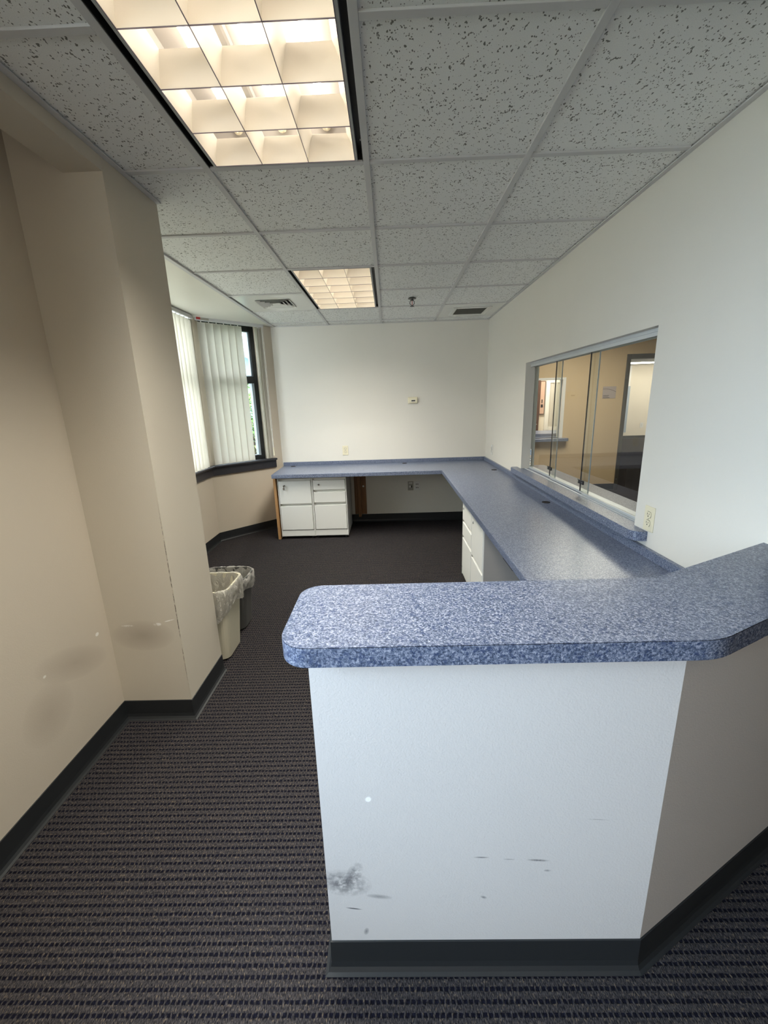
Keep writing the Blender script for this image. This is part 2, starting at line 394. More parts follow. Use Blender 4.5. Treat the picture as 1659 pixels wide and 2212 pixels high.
struct(mb.build('wall_far_room', M['lobby_w']), 'cream far wall of the large room beyond the lobby door')
mb = MB(); mb.box(-2.15, XL - .14, -4.7, -4.6, 0, 2.7)
mb.bm.free()

# half wall of the reception counter
ang = rad(26.2); dx, dy = cos(ang), sin(ang)
K0 = Vector((.675, -.445)); K1 = K0 + Vector((dx, dy)) * 1.75
nb = Vector((-dy, dx)); TH = .18
jb = Vector((.675 - TH * math.tan(ang / 2), -.445 + TH))
K1b = K1 + nb * TH
mb = MB(); mb.prism([(-.131, -.445), tuple(K0), tuple(K1), tuple(K1b), tuple(jb), (-.131, -.445 + TH)], 0, .966)
struct(mb.build('wall_counter', M['wall_h']), 'white textured half wall under the blue counter, scuffed near its foot')

# baseboards ----------------------------------------------------------------
def baseboard(name, pts, label=None, closed=False):
    """cove base along a polyline; the room lies on the left of the walking direction"""
    prof = [(0, .1016), (.0035, .1005), (.0045, .03), (.007, .014), (.013, .005), (.021, .0015), (.021, 0), (0, 0)]
    pts = [Vector(p) for p in pts]; n = len(pts); mb = MB(); rows = []
    for i, p in enumerate(pts):
        d0 = (p - pts[i - 1]).normalized() if i > 0 else None
        d1 = (pts[i + 1] - p).normalized() if i < n - 1 else None
        if d0 is None: nrm = Vector((-d1.y, d1.x)); k = 1
        elif d1 is None: nrm = Vector((-d0.y, d0.x)); k = 1
        else:
            na = Vector((-d0.y, d0.x)); nb_ = Vector((-d1.y, d1.x)); nrm = (na + nb_).normalized(); k = 1 / max(.3, nrm.dot(na))
        rows.append([(p.x + nrm.x * k * o_, p.y + nrm.y * k * o_, z) for o_, z in prof])
    vs = mb.grid(rows)
    for r in (vs[0], vs[-1]): mb.bm.faces.new(r)
    o = mb.build(name, M['rubber'], bevel=0); o['kind'] = 'structure'
    if label: o['label'] = label
    return o
e = .0005
baseboard('baseboard_left', [(-.943 - e, .853), (-.943, .8525), (-.943, .483), (XL, .483), (XL, -4.55)][::-1][:0] or
          [(XL, -4.55), (XL, .483)][::-1] , 'dark rubber base along the left wall')
for nme, pl, lb in (('baseboard_column', [(-.943, .852), (-.943, .483), (XL + .004, .483)], 'dark rubber cove base wrapping the column'),
                    ('baseboard_bay', [(-1.276, 3.841), (-1.90, 3.20), (-1.90, .853)], 'dark rubber base under the bay window'),
                    ('baseboard_back', [(XR, YB), (-1.27, YB)], 'dark rubber base of the back wall under the desk'),
                    ('baseboard_right', [(XR, -.05), (XR, YB - .005)], 'dark rubber base of the right wall under the desk'),
                    ('baseboard_counter', [tuple(K1), tuple(K0), (-.131, -.445), (-.131, -.265)], 'dark rubber cove base around the counter half wall'),
                    ('baseboard_lobby', [(DX0, LY), (1.345, LY)], 'dark rubber base of the tan lobby wall'),
                    ('baseboard_far', [(12.2, 13.2), (3.64, 13.2)], 'dark rubber base of the far room')):
    # orient so that the profile grows into the room
    baseboard(nme, pl if nme not in () else pl[::-1], lb)

# ------------------------------------------------------------------ ceiling
lightcells = {(-1, -1), (-1, 0), (-1, 3), (-1, 4), (-1, -6), (-1, -5), (1, -4), (1, -3)}
DIFF = (-2, 4); VENT = (1, 5)
mb = MB()
for c in range(-2, 2):
    for k in range(-8, 7):
        if (c, k) in lightcells or (c, k) in (DIFF, VENT): continue
        x0, x1, y0, y1 = c * T, (c + 1) * T, k * T, (k + 1) * T
        if c == -2: x0 = -1.24 if k * T > .7 else -.945
        if c == 1: x1 = XR
        if k == 6: y1 = YB
        y0 = max(y0, -4.6)
        if c == -2 and k == 1:
            mb.box(-.943, x1, .6096, .8525, H + .006, H + .024).box(-1.24, x1, .8525, y1, H + .006, H + .024); continue
        if c == -2 and k < 1: x0 = -.943
        if y1 <= y0: continue
        mb.box(x0, x1, y0, y1, H + .006, H + .024)
mb.box(1.345, 6.5, -.1, LY, H + .002, H + .03).box(XR, 6.5, -4.6, -.1, H + .002, H + .03).box(1.2, 3.5, 5.42, 6.9, H, H + .03).box(3.62, 12.2, 5.42, 13.2, H + .06, H + .09)
mb.box(-1.276, -1.087, -4.6, .483, 2.62, 2.65)
mb.box(-1.3, 1.4, -4.6, 4.0, H + .16, H + .2)
struct(mb.build('ceiling', M['tile']), 'acoustic tile ceiling with small dark fissures')

mb = MB(); g = .012
for c in (-1, 0, 1):
    mb.box(c * T - g, c * T + g, -4.6, YB, H - .002, H + .006)
mb.box(-1.262, -1.232, .853, YB, H - .006, H + .006)
mb.box(-.943, -.922, -4.6, .852, H - .004, H + .0015)
mb.box(XR - .022, XR, 0, YB, H - .004, H + .0015)
for k in range(-7, 7):
    y = k * T
    mb.box(-1.232 if k > 1 else -.93, -T - g, y - g, y + g, H - .001, H + .006)
    if not ({(-1, k - 1), (-1, k)} <= lightcells): mb.box(-T + g, -g, y - g, y + g, H - .001, H + .006)
    mb.box(g, T - g, y - g, y + g, H - .001, H + .006); mb.box(T + g, XR - .022, y - g, y + g, H - .001, H + .006)
mb.box(-1.24, XR, YB - .006, YB, H - .006, H + .0015)
struct(mb.build('trim_3', M['grid'], bevel=.0012), 'grey metal suspension grid of the ceiling')

# ------------------------------------------------------------------ ceiling light fixtures
def louver_mesh():
    mb = MB(); x0, x1, y0, y1 = .043, .567, .022, 1.197; nx, ny = 3, 6; h = .068
    wx, wy = (x1 - x0) / nx, (y1 - y0) / ny
    def blade_pts(hw, side):      # curved side profile, thin at the bottom, wide at the top
        return [(side * (.0012 + hw * (i / 5) ** 2.0), h * i / 5) for i in range(6)]
    for j in range(ny + 1):       # cross blades
        y = y0 + j * wy
        pr = ([(y + a, z) for a, z in blade_pts(.034, -1)] if j > 0 else [(y, 0), (y, h)])
        pr2 = ([(y + a, z) for a, z in blade_pts(.034, 1)] if j < ny else [(y, 0), (y, h)])
        for pp in (pr, pr2):
            mb.grid([[(x0, a, z) for a, z in pp], [(x1, a, z) for a, z in pp]])
    for i in range(nx + 1):
        x = x0 + i * wx
        for sd in (-1, 1):
            if (i == 0 and sd == -1) or (i == nx and sd == 1): continue
            pp = blade_pts(.024, sd)
            mb.grid([[(x + a, y0, z) for a, z in pp], [(x + a, y1, z) for a, z in pp]])
        # caps on top so that the blades read as solid
    for j in range(ny + 1):
        y = y0 + j * wy; mb.box(x0, x1, max(y0, y - .034), min(y1, y + .034), h, h + .001)
    for i in range(nx + 1):
        x = x0 + i * wx; mb.box(max(x0, x - .024), min(x1, x + .024), y0, y1, h, h + .001)
    return mb
def make_fixture(label, loc):
    """2 x 4 foot three-lamp parabolic troffer, origin at its left near corner on the ceiling plane"""
    t = thing('ceiling_light', label, 'ceiling light', loc, 0, 'parabolic ceiling lights')
    lv = louver_mesh().build('louver', M['louver'], t, smooth=True)
    mb = MB()
    for i in range(4):
        x = .043 + i * .524 / 3; mb.box(x - .0009, x + .0009, .022, 1.197, -.002, .0005)
    for j in range(7):
        y = .022 + j * 1.175 / 6; mb.box(.043, .567, y - .0008, y + .0008, -.002, .0005)
    tr = mb.build('louver_edge', new_mat('louver_edge', (.16, .13, .17), .4), lv)
    mb = MB()      # frame around the louver
    for a in ((.033, .0425, .012, 1.207), (.5675, .577, .012, 1.207)): mb.box(*a, -.001, .03)
    mb.box(.0425, .5675, .012, .0215, -.001, .03); mb.box(.0425, .5675, 1.1975, 1.207, -.001, .03)
    mb.build('louver_frame', M['lightframe'], t, bevel=.001)
    mb = MB()      # black shadow gap
    mb.box(.012, .0145, .01, 1.2092, 0, .10).box(.5951, .5976, .01, 1.2092, 0, .10).box(.012, .5976, .0095, .0105, 0, .10).box(.012, .5976, 1.2087, 1.2097, 0, .10)
    mb.box(.012, .034, .01, 1.2092, .028, .032).box(.576, .5976, .01, 1.2092, .028, .032)
    mb.build('black_trim', M['black'], t)
    mb = MB()      # reflector housing
    mb.box(.03, .034, .01, 1.209, .032, .15).box(.576, .58, .01, 1.209, .032, .15).box(.03, .58, .008, .012, .032, .15).box(.03, .58, 1.2075, 1.2115, .032, .15)
    mb.box(.03, .58, .008, 1.2115, .15, .153)
    hs = mb.build('reflector', M['housing'], t)
    mb = MB(); mb.box(.17, .245, .05, 1.17, .122, .149)
    mb.build('ballast_cover', M['ballast'], hs, bevel=.01)
    for i in range(3):
        x = .142 + i * .163
        mb = MB(); mb.cyl((x, .05, .108), (x, 1.17, .108), .0127, seg=16)
        tb = mb.build('fluorescent_tube', M['tube'], t, smooth=True)
        for y in (.03, 1.172):
            mb = MB(); mb.cyl((x, y, .108), (x, y + .018, .108), .018, seg=16); mb.box(x - .014, x + .014, y, y + .012, .108, .15)
            mb.build('lamp_socket', M['socket'], t, bevel=.002)
    return t
def lamp_light(x, y, power, spread):      # downward light under a fixture; narrow spread stands for the louver cut-off
    area('ceiling_light_and_fill', (x + T / 2, y + T, H - .012), (x + T / 2, y + T, 0), .50, 1.12, power, (1.0, .96, .86), spread)
for x_, k_, p_, s_ in ((-T, -1, 9.0, 106), (-T, 3, 7.5, 106), (-T, 3, 10.0, 140), (-T, -6, 7.5, 170)): lamp_light(x_, k_ * T, p_, s_)  # wide one under the far fixture and the rear one are added fill
fx1 = make_fixture('large lit parabolic ceiling light overhead, nearest the camera', (-T, -T, H))
mb = MB(); mb.box(.593, .5948, 1.095, 1.105, .012, .022); mb.build('latch', M['chrome'], fx1)
mb = MB(); mb.face([(.505, .66, .1495), (.545, .66, .1495), (.545, .72, .1495), (.505, .72, .1495)])
lb_ = mb.build('rating_label', M['paper'], fx1)
mb = MB()
for i in range(5): mb.box(.510, .540, .668 + i * .010, .671 + i * .010, .1485, .1490)
mb.build('label_print', M['slot'], lb_)
for lab, k, x in (('lit parabolic ceiling light farther off, near the back wall', 3, -T), ('unseen lit parabolic ceiling light added behind the camera over the walkway', -6, -T), ('unseen lit parabolic ceiling light added behind the camera, nearer the lobby', -4, T)):
    c = copy_tree(fx1); c.location = (x, k * T, H); c['label'] = lab  # the two behind the camera are unseen, added to light the room

# smooth panel diffuser -------------------------------------------------------
t = thing('air_diffuser', 'white square panel air diffuser with stepped louvres by the bay', 'air vent', (-1.5 * T, 4.5 * T + .0, H))
x0 = -.272; mb = MB(); hs = .118
mb.box(-.300, -hs - .03, -.293, .293, -.001, .004).box(hs + .03, .293, -.293, .293, -.001, .004)
mb.box(-hs - .03, hs + .03, -.293, -hs - .03, -.001, .004).box(-hs - .03, hs + .03, hs + .03, .293, -.001, .004)
mb.build('panel', M['diff'], t)
mb = MB()
for i in range(4):
    a = .150 - i * .034; b2 = a - .025
    for q in range(4):
        r_ = Matrix.Rotation(q * pi / 2, 4, 'Z')
        p = [r_ @ Vector(v_) for v_ in ((-a, -a, -.009), (a, -a, -.009), (b2, -b2, .006), (-b2, -b2, .006))]
        mb.grid([[p[0], p[1]], [p[3], p[2]]])
        p = [v_ + Vector((0, 0, .0015)) for v_ in p]; mb.grid([[p[0], p[1]], [p[3], p[2]]])
mb.box(-.032, .032, -.032, .032, -.006, -.003)
mb.build('louvre_cone', M['vent'], t)
mb = MB(); mb.box(-.15, .15, -.15, .15, .03, .04); mb.build('duct', M['slot'], t)

# return grille -----------------------------------------------------------------
t = thing('return_air_grille', 'rectangular return air grille beside the right wall at the far end', 'air vent', (1.5 * T, 5.5 * T, H))
mb = MB(); ox, oy, ix, iy = .293, .293, .150, .145
mb.box(-ox, -ix, -oy, oy, -.001, .005).box(ix, ox, -oy, oy, -.001, .005).box(-ix, ix, -oy, -iy, -.001, .005).box(-ix, ix, iy, oy, -.001, .005)
mb.build('panel', M['diff'], t)
mb = MB()
for s_ in (-1, 1):
    mb.box(min(s_ * .150, s_ * .192), max(s_ * .150, s_ * .192), -.185, .185, -.009, -.001); mb.box(-.150, .150, min(s_ * .145, s_ * .185), max(s_ * .145, s_ * .185), -.009, -.001)
mb.build('frame', M['vent'], t, bevel=.006)
mb = MB()
for i in range(14):
    y = -.138 + i * .0213
    mb.box(-.15, .15, -.0075, .0075, -.0008, .0008, Matrix.Translation((0, y, 0)) @ Matrix.Rotation(rad(38), 4, 'X'))
mb.build('blades', M['ventd'], t)
mb = MB(); mb.box(-.15, .15, -.145, .145, .02, .03); mb.build('duct', M['slot'], t)

# sprinkler -----------------------------------------------------------------------
t = thing('sprinkler_head', 'chrome pendent sprinkler head hanging from a tile', 'sprinkler', (.292, 2.734, H))
mb = MB(); mb.cyl((0, 0, -.006), (0, 0, .001), .038, .030, 32); mb.build('escutcheon', M['chromed'], t, smooth=False, bevel=.002)
mb = MB(); mb.cyl((0, 0, -.022), (0, 0, -.004), .011, seg=16)
for s_ in (-1, 1):
    pts = [(s_ * .011, 0, -.016), (s_ * .019, 0, -.030), (s_ * .019, 0, -.046), (s_ * .006, 0, -.060)]
    for p, q in zip(pts, pts[1:]): mb.cyl(p, q, .0028, seg=8)
mb.cyl((0, 0, -.066), (0, 0, -.058), .007, seg=12); mb.build('frame_arms', M['chromed'], t)
mb = MB(); mb.cyl((0, 0, -.069), (0, 0, -.066), .019, seg=20); mb.build('deflector', M['chromed'], t)
mb = MB(); mb.cyl((0, 0, -.058), (0, 0, -.020), .0025, seg=8); mb.build('bulb', M['red'], t)

# ------------------------------------------------------------------ windows of the bay
def F1pt(u, d, z): p = A + u1 * u + n1 * d; return (p.x, p.y, z)
def win_label(o, s): o['kind'] = 'structure'; o['label'] = s; return o
mb = MB()
TZ = 1.775
fd = (-.115, -.055)
F1(mb, U0, U0 + .055, *fd, SZ, HZ); F1(mb, U1 - .045, U1, *fd, SZ, HZ); F1(mb, U0 + .055, U1 - .045, *fd, SZ, SZ + .075); F1(mb, U0 + .055, U1 - .045, *fd, HZ - .065, HZ)
F1(mb, U0 + .055, U1 - .045, -.115, -.045, TZ - .035, TZ + .04)
w1 = win_label(mb.build('window_1', M['wframe'], bevel=.003), 'dark framed bay window beside the back wall, seen in the gap of the blind')
mb = MB(); F1(mb, U0 + .055, U0 + .068, -.105, -.07, TZ + .04, HZ - .06); F1(mb, U0 + .055, .78, -.105, -.07, TZ + .04, TZ + .05)
mb.build('upper_sash', M['sash'], w1)
mb = MB(); F1(mb, U0 + .055, U0 + .085, -.105, -.052, SZ + .07, TZ - .03); mb.build('lower_sash', M['sash'], w1)
mb = MB(); F1(mb, U0 + .04, U1 - .03, -.088, -.084, SZ + .06, TZ - .02); mb.build('pane', M['wglass'], w1)
mb = MB(); F1(mb, U0 + .04, U1 - .03, -.088, -.084, TZ + .03, HZ - .05); mb.build('pane', M['wglass'], w1)
mb = MB()
mb.box(-2.01, -1.95, 1.0, 1.05, SZ, HZ).box(-2.01, -1.95, 3.01, 3.06, SZ, HZ).box(-2.01, -1.95, 1.05, 3.01, SZ, SZ + .07).box(-2.01, -1.95, 1.05, 3.01, HZ - .065, HZ).box(-2.01, -1.95, 2.0, 2.05, SZ, HZ).box(-2.01, -1.95, 1.05, 3.01, TZ - .03, TZ + .03)
w2 = win_label(mb.build('window_2', M['wframe'], bevel=.003), 'wide dark framed bay window mostly hidden by the column')
for z0, z1 in ((SZ + .06, TZ - .02), (TZ + .02, HZ - .05)):
    mb = MB(); mb.box(-1.982, -1.978, 1.03, 3.03, z0, z1); mb.build('pane', M['wglass'], w2)
mb = MB(); mb.box(-1.40, -1.34, -2.35, -2.30, .9, 2.3).box(-1.40, -1.34, -.77, -.72, .9, 2.3).box(-1.40, -1.34, -2.3, -.77, .9, .96).box(-1.40, -1.34, -2.3, -.77, 2.24, 2.3)
w3 = win_label(mb.build('window_3', M['wframe'], bevel=.003), 'side window beside the camera')
mb = MB(); mb.box(-1.372, -1.368, -2.31, -.76, .95, 2.25); mb.build('pane', M['wglass'], w3)

# sill with apron running round the bay ------------------------------------------
def offs(d):
    """bay line offset into the room by d, from near the back corner round to the column"""
    p = A + u1 * .098 + n1 * d
    # intersection of facet1 offset and x = -1.90 + d
    q0 = A + n1 * d; k = (-1.90 + d - q0.x) / u1.x; q = q0 + u1 * k
    return [(p.x, p.y), (q.x, q.y), (-1.90 + d, .856)]
def strip(mb, d0, d1, z0, z1):
    a, b = offs(d0), offs(d1); mb.prism(a + b[::-1], z0, z1); return mb
sillt = thing('window_sill', 'dark painted window sill with apron running round the bay', 'window sill')
strip(MB(), -.06, .055, .845, .868).build('sill_board', M['sill'], sillt, bevel=.007, seg=3)
mb = MB(); strip(mb, .0005, .022, .755, .845); o = mb.build('apron', M['sill'], sillt, bevel=.003)

# vertical blinds --------------------------------------------------------------------
def vane_mesh(w, z0, z1):
    mb = MB(); n = 8; rows = []
    for z in (z0, z1):
        r1 = [((i / n - .5) * w, .0075 * (1 - (2 * i / n - 1) ** 2), z) for i in range(n + 1)]
        r2 = [(x, y - .0011, z) for x, y, z in reversed(r1)]
        rows.append(r1 + r2)
    vs = mb.grid(rows, close=True); mb.bm.faces.new(vs[0]); mb.bm.faces.new(vs[1])
    return mb
def blind(label, org, rz, L, vanes, railz):
    """origin at one end of the head rail; local x runs along the rail, local -y faces the room"""
    t = thing('vertical_blind', label, 'window blind', org, rz, 'vertical blinds of the window bay')
    mb = MB(); mb.box(0, L, -.022, .022, railz - .034, railz); mb.build('head_rail', M['grid'], t, bevel=.004)
    for x, a in vanes: MB().box(x - .004, x + .004, -.004, .004, railz - .048, railz - .033).build('carrier_clip', M['whitep'], t)
    v0 = None
    for x, a in vanes:
        if v0 is None: v = v0 = vane_mesh(.089, .876, railz - .046).build('vane', M['vane'], t, smooth=False)
        else: v = v0.copy(); COL.objects.link(v); v.parent = t
        v.location = (x, 0, 0); v.rotation_euler = (0, 0, a)
    return t
# facet 1: local x from the far (back-corner) end; room side is n1
q = A + n1 * .045
rz1 = math.atan2(-u1.y, -u1.x)          # local +x points towards the back corner
start = A + u1 * .875 + n1 * .048
va = [(.875 - u_, rad(9)) for u_ in (.820, .740, .661, .583, .504, .427)] + [(.875 - .195, rad(12)), (.875 - .182, rad(22)), (.875 - .170, rad(34))]
bl = blind('cream vertical blind beside the back wall, with an open gap', (start.x, start.y, 0), rz1, .745, va, 2.372)
mb = MB(); mb.box(.004, .045, -.0235, -.0222, 2.345, 2.366); mb.build('red_sticker', M['red'], bl)['label'] = 'small red sticker on the head rail'
mb = MB(); mb.box(.045, .13, -.0235, -.0222, 2.342, 2.362); mb.build('end_label', M['greyp'], bl)
mb = MB(); mb.cyl((.715, -.030, 1.2), (.715, -.030, 2.34), .0022, seg=6); mb.cyl((.728, -.030, 1.2), (.728, -.030, 2.34), .0022, seg=6)
mb.cyl((.722, -.030, .99), (.722, -.030, 1.22), .004, seg=6)
mb.build('pull_cord', M['whitep'], bl)
mb = MB(); mb.cyl((.722, -.030, .905), (.722, -.030, 1.0), .0075, seg=10); mb.build('cord_weight', M['ivory'], bl)
# facet 2: local x points +y
va2 = [(L_, rad(-20)) for L_ in [i * .0785 + .05 for i in range(25)]] + [(2.02, rad(2))]
blind('cream vertical blind half hidden behind the column', (-1.848, 1.0, 0), pi / 2, 2.08, [(x, a) for x, a in va2], 2.362)

# ------------------------------------------------------------------ outside
mb = MB(); mb.box(-60, 60, -20, 80, -5.2, -5.0)
struct(mb.build('ground', M['grass']), 'grass far below the windows')
t = thing('leafy_tree', 'pale green leafy tree outside the gap in the blind', 'tree', (-3.55, 9.6, -5))
mb = MB(); mb.cyl((0, 0, 0), (.1, 0, 5.6), .2, .09, 12)
for i in range(9):
    a = i * 2.4; mb.cyl((0.08, 0, 3.2 + i * .35), (1.2 * cos(a), 1.2 * sin(a), 4.6 + i * .25), .05, .015, 6)
mb.build('trunk', M['bark'], t)
mb = MB()
rnd = random.Random(3)
for i in range(16000):
    th = rnd.uniform(0, 2 * pi); ph = math.acos(rnd.uniform(-1, 1)); r = rnd.uniform(.55, 1) ** .5
    bx = 1 + .18 * sin(5 * th + 3 * ph)
    p = Vector((1.75 * bx * r * sin(ph) * cos(th), 1.6 * bx * r * sin(ph) * sin(th), 5.0 + 1.85 * bx * r * cos(ph)))
    s_ = rnd.uniform(.03, .07); rm = Matrix.Rotation(rnd.uniform(0, 6.28), 3, Vector((rnd.random() - .5, rnd.random() - .5, rnd.random() - .5)).normalized())
    mb.face([p + rm @ Vector(v_) for v_ in ((-s_, 0, 0), (0, -s_ * .5, .01), (s_, 0, 0), (0, s_ * .5, .01))])
f = mb.build('foliage', M['leaf'], t)
t = thing('neighbouring_house', 'pale blue gabled house beyond the tree outside the bay window', 'house', (0, 0, 0))
# gable front at y = 16 : rake passes the upper pane
mb = MB(); v0 = [(-14.5, -5), (-1.5, -5), (-1.5, 0.6), (-7.8, 5.0), (-14.5, .6)]
a = [mb.bm.verts.new((x, 16.0, z)) for x, z in v0]; b3 = [mb.bm.verts.new((x, 24.0, z)) for x, z in v0]
mb.bm.faces.new(a); mb.bm.faces.new(b3[::-1])
for i in range(5): mb.bm.faces.new((a[i], a[(i + 1) % 5], b3[(i + 1) % 5], b3[i]))
mb.build('wall', M['siding'], t)
mb = MB()
for (xa, za), (xb, zb) in (((-7.8, 5.2), (-1.0, .45)), ((-7.8, 5.2), (-15.0, .2))):
    rows = [[(xa, y, za), (xb, y, zb)] for y in (15.7, 24.3)]
    lo = [[(xa, y, za - .22), (xb, y, zb - .22)] for y in (15.7, 24.3)]
    mb.grid([rows[0], rows[1]]); mb.grid([lo[0], lo[1]]); mb.grid([rows[0], lo[0]]); mb.grid([rows[1], lo[1]])
mb.build('roof', M['fascia'], t)

# ------------------------------------------------------------------ desk (L shaped worktop)
DT, DTH = .755, .040
t = thing('desk_worktop', 'L shaped speckled blue laminate desk along the back and right walls', 'desk')
def rounded(poly, radii, seg=7):
    out = []; n = len(poly)
    for i, p in enumerate(poly):
        p = Vector(p); r = radii[i]
        if not r: out.append(tuple(p)); continue
        a_ = (Vector(poly[i - 1]) - p).normalized(); b_2 = (Vector(poly[(i + 1) % n]) - p).normalized()
        half = a_.angle(b_2) / 2; dist = r / math.tan(half); c_ = p + (a_ + b_2).normalized() * (r / sin(half))
        s0 = p + a_ * dist - c_; s1 = p + b_2 * dist - c_
        ang0 = math.atan2(s0.y, s0.x); d_ = (math.atan2(s1.y, s1.x) - ang0 + pi) % (2 * pi) - pi
        for k in range(seg + 1):
            aa = ang0 + d_ * k / seg; out.append((c_.x + r * cos(aa), c_.y + r * sin(aa)))
    return out
nd0 = -.262
poly = [(-1.232, 3.140), (.612, 3.125), (.600, nd0), (.628, nd0), (XR - .001, .040), (XR - .001, YB - .001), (-1.262, YB - .001)]
poly = rounded(poly, [.012, 0, 0, 0, 0, 0, 0])
mb = MB(); mb.prism(poly, DT - DTH, DT); mb.build('worktop', M['lam'], t, bevel=.003)
mb = MB(); mb.box(-1.262, XR - .001, YB - .022, YB - .001, DT, DT + .042); mb.build('back_splash', M['lam'], t, bevel=.002)
mb = MB(); mb.box(XR - .022, XR - .001, .02, YB - .022, DT, DT + .042); mb.build('side_splash', M['lam'], t, bevel=.002)
for x, y in ((-1.126, 3.74), (.235, 3.735), (1.150, 3.068), (1.158, 1.627)):
    mb = MB(); mb.cyl((x, y, DT - .001), (x, y, DT + .003), .030, .027, 28); mb.build('cable_grommet', M['slot'], t)
mb = MB(); mb.box(.607, .66, .55, .71, DT - DTH - .010, DT - DTH); mb.build('under_desk_clip', M['blackp'], t, bevel=.003)
mb = MB(); mb.box(.618, .66, 2.60, 2.72, DT - DTH - .010, DT - DTH); mb.build('under_desk_clip', M['blackp'], t, bevel=.003)

tag(MB().box(-1.236, -1.208, 3.205, 3.775, 0, DT - DTH - .001).build('desk_end_panel', M['oak'], bevel=.002),
    'upright oak end panel supporting the left end of the desk', 'desk support')
t = thing('wall_bracket', 'dark oak support with a fin on the back wall under the desk', 'desk support', (0, 0, 0))
MB().box(-.400, -.252, YB - .024, YB - .005, .11, DT - DTH).build('back_plate', M['oakd'], t, bevel=.001)
MB().box(-.348, -.316, YB - .12, YB - .024, .10, DT - DTH).build('fin', M['oakd'], t, bevel=.001)
MB().cyl((-.285, YB - .028, .47), (-.285, YB - .0235, .47), .011, seg=16).build('round_tag', M['whitep'], t)
MB().box(-.40, -.366, YB - .10, YB - .024, DT - DTH - .03, DT - DTH).build('angle_clip', M['greyp'], t)

# ------------------------------------------------------------------ steel drawer pedestals
def pedestal(name, label, loc, rz, drawers, keys):
    """front left foot at the origin; front faces local -y"""
    w, d, h = .379, .50, .700
    t = thing(name, label, 'drawer cabinet', loc, rz, 'white steel drawer pedestals under the desk')
    mb = MB()
    mb.box(0, .007, 0, d, .028, h).box(w - .007, w, 0, d, .028, h).box(.007, w - .007, d - .007, d, .028, h)
    mb.box(.007, w - .007, 0, d, h - .008, h).box(.007, w - .007, .004, .012, .028, .102).box(.007, w - .007, .004, d, .028, .036)
    mb.box(.007, w - .007, .030, .036, .10, h - .008)
    mb.build('cabinet_body', M['cab'], t, bevel=.002)
    for x in (.03, w - .03):
        for y in (.03, d - .03): MB().cyl((x, y, 0), (x, y, .03), .014, seg=12).build('glide', M['blackp'], t)
    for i, (z0, z1) in enumerate(drawers):
        mb = MB(); mb.box(.012, w - .012, -.003, .022, z0, z1)
        dr = mb.build('drawer', M['cab'], t, bevel=.004, seg=3)
        mb = MB(); mb.box(.014, w - .014, .022, .030, z1 - .004, z1 + .024)
        mb.build('finger_pull', M['vent'], dr, bevel=.001)
        mb = MB(); mb.box(.013, .021, -.001, .02, z1 + .002, z1 + .019); mb.build('pull_end', M['greyp'], dr)
    z = drawers[0][1] - .052 if drawers[0][1] - drawers[0][0] > .2 else drawers[0][1] - .048
    mb = MB(); mb.cyl((.075, -.010, z), (.075, 0, z), .010, seg=18); lk_ = mb.build('lock', M['chrome'], t, bevel=.001)
    if keys:
        mb = MB(); mb.box(.074, .076, -.030, -.010, z - .004, z + .004)
        mb.cyl((.075, -.032, z), (.075, -.029, z), .009, seg=12)
        mb.cyl((.071, -.034, z - .045), (.075, -.032, z - .006), .004, seg=6); mb.cyl((.071, -.034, z - .028), (.073, -.031, z - .028), .011, seg=12)
        mb.cyl((.085, -.034, z - .045), (.078, -.032, z - .006), .0035, seg=6)
        mb.build('keys', M['chrome'], lk_)
    return t
two = [(.411, .672), (.108, .386)]; three = [(.564, .672), (.418, .538), (.108, .390)]
FY = 3.215
pedestal('drawer_pedestal', 'white two-drawer file pedestal with keys hanging in its lock', (-1.193, FY, 0), 0, two, True)
pedestal('drawer_pedestal', 'white three-drawer pedestal next to the file pedestal with keys, under the back desk', (-.812, FY, 0), 0, three, False)
three_r = [(.520, .672), (.385, .498), (.108, .362)]; two_r = [(.358, .672), (.108, .335)]
pedestal('drawer_pedestal', 'white three-drawer pedestal under the right-hand desk, farther of two there', (.652, 2.085, 0), -pi / 2, three_r, False)
pr_ = pedestal('drawer_pedestal', 'white two-drawer pedestal under the right-hand desk with grey side, nearer of two there', (.652, 1.703, 0), -pi / 2, two_r, False)
mb = MB(); mb.box(.3795, .3805, .006, .498, .03, .698); mb.build('side_panel', M['cabd'], pr_)['label'] = 'grey side panel'

